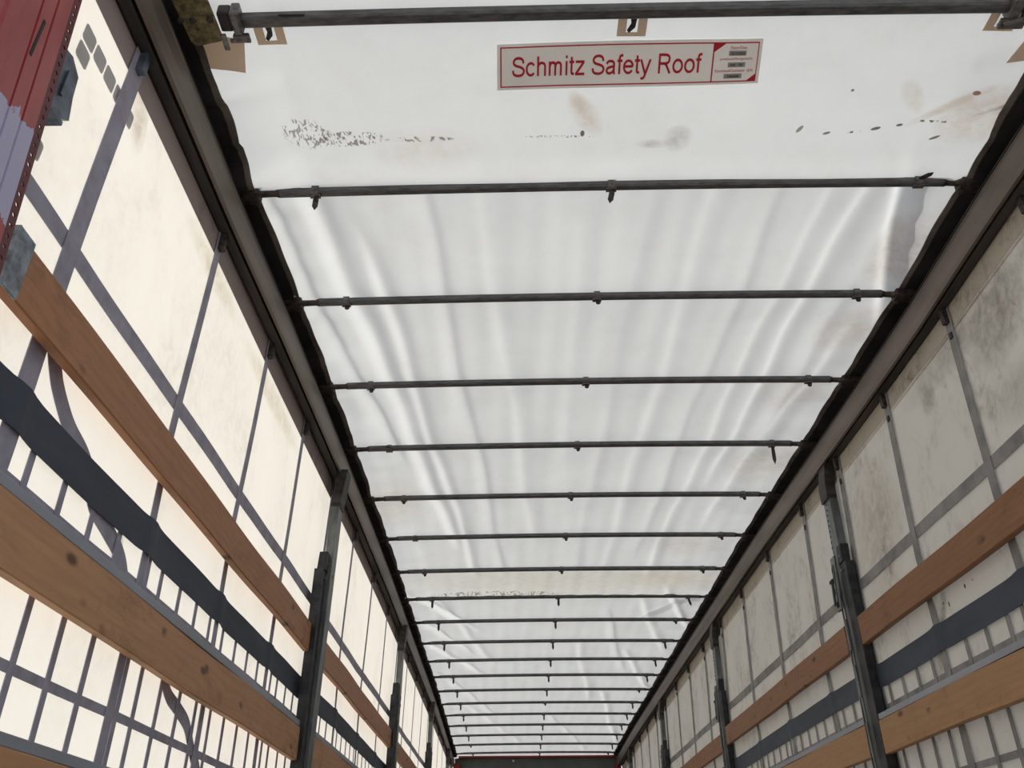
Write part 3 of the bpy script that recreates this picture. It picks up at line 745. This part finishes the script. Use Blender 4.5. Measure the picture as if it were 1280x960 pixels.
# perforated edge flange, folded outward: real holes
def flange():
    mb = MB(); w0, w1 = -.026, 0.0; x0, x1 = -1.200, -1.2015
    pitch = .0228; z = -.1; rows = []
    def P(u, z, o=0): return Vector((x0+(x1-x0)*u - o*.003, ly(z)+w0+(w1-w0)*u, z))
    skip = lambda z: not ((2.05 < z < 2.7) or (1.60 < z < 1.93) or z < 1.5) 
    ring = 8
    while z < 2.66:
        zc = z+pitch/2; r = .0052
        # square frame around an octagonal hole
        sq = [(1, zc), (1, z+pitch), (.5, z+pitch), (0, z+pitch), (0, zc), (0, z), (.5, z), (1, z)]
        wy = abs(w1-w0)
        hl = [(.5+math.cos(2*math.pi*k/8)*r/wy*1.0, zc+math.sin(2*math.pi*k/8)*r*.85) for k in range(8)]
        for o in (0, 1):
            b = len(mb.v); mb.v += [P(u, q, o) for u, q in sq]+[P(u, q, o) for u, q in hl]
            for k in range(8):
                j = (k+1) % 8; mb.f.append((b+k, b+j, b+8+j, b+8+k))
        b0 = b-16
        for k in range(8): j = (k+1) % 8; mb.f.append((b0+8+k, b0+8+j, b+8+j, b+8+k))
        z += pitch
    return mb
flange().build('perforated_edge', M['redshade'], rp)
MB().box(-1.2015, -1.1990, 1.042, 1.049, 1.96, 2.06).build('dark_slot', M['black'], rp)
hk = MB()
hk.poly([(-1.215, 1.118, 2.10), (-1.215, 1.170, 2.115), (-1.215, 1.207, 2.095), (-1.215, 1.213, 2.04), (-1.215, 1.226, 1.985), (-1.215, 1.19, 1.955), (-1.215, 1.14, 1.95)], (-.012, 0, 0))
hk.box(-1.26, -1.2155, 1.15, 1.212, 1.955, 1.965); hk.box(-1.214, -1.209, 1.168, 1.176, 2.00, 2.07, .001)
hk.build('latch_plate', M['blacksteel'], rp)
tag(rp, 'red rear corner post with a row of small holes and paint peeled to lavender', 'post')

# sign ------------------------------------------------------------------------------------------
QC = [(-.342, 1.597), (.418, 1.583), (.441, 1.744), (-.345, 1.767)]
SC = Vector((.042, 1.660, 0)); SA = -.0235                       # centre on the tarpaulin and slight turn
sg = empty('roof_sign', (SC.x, SC.y, roof_z(SC.x, SC.y)-.008)); 
ca, sa = math.cos(SA), math.sin(SA)
SW, SH = .770, .160
def S(u, v, lift=0.0):
    """u to the right, v up in the lettering (towards the open end); shear follows how it was stuck on"""
    a = u/SW+.5; b_ = .5-v/SH
    x = (1-a)*(1-b_)*QC[0][0]+a*(1-b_)*QC[1][0]+a*b_*QC[2][0]+(1-a)*b_*QC[3][0]
    y = (1-a)*(1-b_)*QC[0][1]+a*(1-b_)*QC[1][1]+a*b_*QC[2][1]+(1-a)*b_*QC[3][1]
    zz_ = roof_z(x, y) - .0050 - lift
    return Vector((x, y, zz_))
def patchS(mb, u0, u1, v0, v1, lift, th=.0008):
    n = max(1, int((u1-u0)/.04)); k = max(1, int(abs(v1-v0)/.03))
    for i in range(n):
        for j in range(k):
            a0, a1 = u0+(u1-u0)*i/n, u0+(u1-u0)*(i+1)/n; b0, b1 = v0+(v1-v0)*j/k, v0+(v1-v0)*(j+1)/k
            mb.poly([S(a0, b0, lift), S(a1, b0, lift), S(a1, b1, lift), S(a0, b1, lift)], (0, 0, th))
    return mb
patchS(MB(), -SW/2, SW/2, -SH/2, SH/2, 0).build('sign_panel', M['white'], sg)
bd = MB(); e = .0095; tk = .0038
L_, R_, T_, B_ = -SW/2+e, SW/2-e, SH/2-e, -SH/2+e; DV = R_-.128
for (a0, a1, b0, b1) in ((L_, R_, T_-tk, T_), (L_, R_, B_, B_+tk), (L_, L_+tk, B_, T_), (R_-tk*.6, R_, B_, T_), (DV-tk, DV, B_, T_)): patchS(bd, a0, a1, b0, b1, .0012)
bd.build('sign_border', M['signred'], sg)
tr = MB(); tr.poly([S(DV, T_, .0014), S(DV+.036, T_, .0014), S(DV, T_-.032, .0014)], (0, 0, .0008)); tr.poly([S(R_, B_, .0014), S(R_-.030, B_, .0014), S(R_, B_+.030, .0014)], (0, 0, .0008))
tr.build('sign_corner_triangle', M['signred'], sg)
def text(s_, u, v, height, width, mat, name, bold=0.0, anchor='C'):
    cu = bpy.data.curves.new('txt', 'FONT'); cu.body = s_; cu.size = 1.0; cu.offset = bold
    to = bpy.data.objects.new('txt', cu); COL.objects.link(to); bpy.context.view_layer.update()
    dg = bpy.context.evaluated_depsgraph_get(); me = bpy.data.meshes.new_from_object(to.evaluated_get(dg)); bpy.data.objects.remove(to)
    xs_ = [q.co.x for q in me.vertices]; ys_ = [q.co.y for q in me.vertices]
    x0, x1, y0, y1 = min(xs_), max(xs_), min(ys_), max(ys_)
    bmx = bmesh.new(); bmx.from_mesh(me)
    bmesh.ops.triangulate(bmx, faces=bmx.faces[:])
    org = sg.location
    for q in bmx.verts:
        uu = u + (q.co.x-(x0+x1)/2)/(x1-x0)*width; vv = v + (q.co.y-(y0+y1)/2)/(y1-y0)*height
        q.co = S(uu, vv, .0018)-org
    bmx.to_mesh(me); bmx.free(); me.materials.clear(); me.materials.append(mat)
    o = bpy.data.objects.new(name, me); COL.objects.link(o); o.parent = sg; return o
LC = (L_+DV)/2
def arc(cx, cy, rx, ry, a0, a1, n=18): return [(cx+rx*math.cos(math.radians(a0+(a1-a0)*k/n)), cy+ry*math.sin(math.radians(a0+(a1-a0)*k/n))) for k in range(n+1)]
def smooth(P):
    Q = []
    for i in range(len(P)-1):
        p = [P[max(0, i-1)], P[i], P[i+1], P[min(len(P)-1, i+2)]]
        for k in range(4):
            t_ = k/4; Q.append(tuple(.5*(2*p[1][c]+(-p[0][c]+p[2][c])*t_+(2*p[0][c]-5*p[1][c]+4*p[2][c]-p[3][c])*t_**2+(-p[0][c]+3*p[1][c]-3*p[2][c]+p[3][c])*t_**3) for c in (0, 1)))
    return Q+[P[-1]]
GL = {
 'S': (.667, [smooth([(.575, .49), (.545, .60), (.46, .66), (.335, .675), (.20, .65), (.12, .57), (.125, .475), (.21, .41), (.36, .37), (.50, .325), (.585, .255), (.595, .16), (.53, .075), (.41, .038), (.31, .036), (.18, .06), (.10, .13), (.082, .235)])]),
 'c': (.50, [arc(.262, .26, .195, .222, 38, 322)]),
 'h': (.556, [[(.11, 0), (.11, .716)], smooth([(.11, .29), (.135, .40), (.21, .465), (.30, .478), (.40, .445), (.443, .35), (.445, .2), (.445, 0)])]),
 'm': (.80, [[(.11, 0), (.11, .519)], smooth([(.11, .29), (.14, .42), (.23, .475), (.33, .455), (.375, .37), (.377, .2), (.377, 0)]), smooth([(.377, .29), (.41, .42), (.50, .475), (.60, .455), (.643, .37), (.645, .2), (.645, 0)])]),
 'i': (.222, [[(.11, 0), (.11, .519)], [(.11, .625), (.11, .716)]]),
 't': (.278, [smooth([(.13, .66), (.13, .4), (.13, .14), (.155, .062), (.25, .045)]), [(.02, .482), (.25, .482)]]),
 'z': (.50, [[(.045, .482), (.46, .482)], [(.43, .47), (.07, .05)], [(.03, .038), (.47, .038)]]),
 'a': (.556, [smooth([(.085, .375), (.135, .455), (.25, .48), (.375, .455), (.425, .38), (.425, .22), (.43, .08), (.46, 0)]), smooth([(.425, .295), (.30, .27), (.15, .235), (.085, .15), (.12, .065), (.22, .035), (.33, .065), (.41, .15), (.425, .25)])]),
 'f': (.278, [smooth([(.13, 0), (.13, .3), (.13, .56), (.165, .66), (.285, .675)]), [(.02, .482), (.26, .482)]]),
 'e': (.556, [[(.07, .275), (.485, .275)], arc(.278, .26, .207, .222, 4, 326)]),
 'y': (.50, [[(.03, .519), (.255, -.02)], smooth([(.475, .519), (.35, .22), (.255, -.02), (.20, -.13), (.14, -.17), (.05, -.165)])]),
 'R': (.722, [[(.13, 0), (.13, .716)], smooth([(.13, .675), (.30, .676), (.46, .668), (.56, .62), (.59, .52), (.56, .42), (.46, .37), (.30, .362), (.13, .362)]), smooth([(.34, .362), (.44, .32), (.52, .20), (.64, 0)])]),
 'o': (.556, [arc(.278, .26, .205, .222, 0, 360, 28)]), ' ': (.278, [])}
def lettering(txt, u0, v0, width, em, mat, sw=.092):
    adv = sum(GL[c][0] for c in txt); sx = width/adv; pen = 0; mb = MB()
    for c in txt:
        for P in GL[c][1]:
            n = len(P); L = []
            for i in range(n):
                a, b = P[max(0, i-1)], P[min(n-1, i+1)]
                if c in 'o' and i in (0, n-1): a, b = P[n-2], P[1]
                d = Vector((b[0]-a[0], b[1]-a[1])).normalized(); nn = Vector((-d.y, d.x))*sw/2
                L.append(((P[i][0]+nn.x, P[i][1]+nn.y), (P[i][0]-nn.x, P[i][1]-nn.y)))
            for i in range(n-1):
                q = [S(u0+(pen+x)*sx, v0+y*em, .0018) for x, y in (L[i][0], L[i+1][0], L[i+1][1], L[i][1])]
                mb.poly(q, (0, 0, .0006))
        pen += GL[c][0]
    return mb.build('sign_lettering', mat, sg)
lettering('Schmitz Safety Roof', -.343, -.033, .556, .096, M['signred'])
RC = (DV+R_)/2
fields = MB()
for (u, v, w_, h_) in ((RC+.004, .033, .050, .017), (RC+.004, -.008, .050, .017), (RC-.004, -.049, .052, .017)): patchS(fields, u-w_/2, u+w_/2, v-h_/2, v+h_/2, .0012)
fields.build('stamped_field', M['boxgrey'], sg)
text('Datum/Date:', RC+.006, .053, .011, .048, M['signred'], 'small_lettering')
text('produced/hergestellt:', RC+.002, .013, .012, .094, M['signred'], 'small_lettering')
text('Kommission/Commission · Id.Nr.', RC-.001, -.028, .011, .112, M['signred'], 'small_lettering', .008)
text('05.10.2020', RC+.005, .032, .009, .040, M['ink'], 'stamped_lettering', .02)
text('KB   SB', RC+.004, -.008, .008, .034, M['ink'], 'stamped_lettering', .02)
text('5466688', RC-.003, -.049, .009, .034, M['ink'], 'stamped_lettering', .02)
tag(sg, 'red-bordered white sign reading Schmitz Safety Roof, stuck under the roof tarpaulin', 'sign')
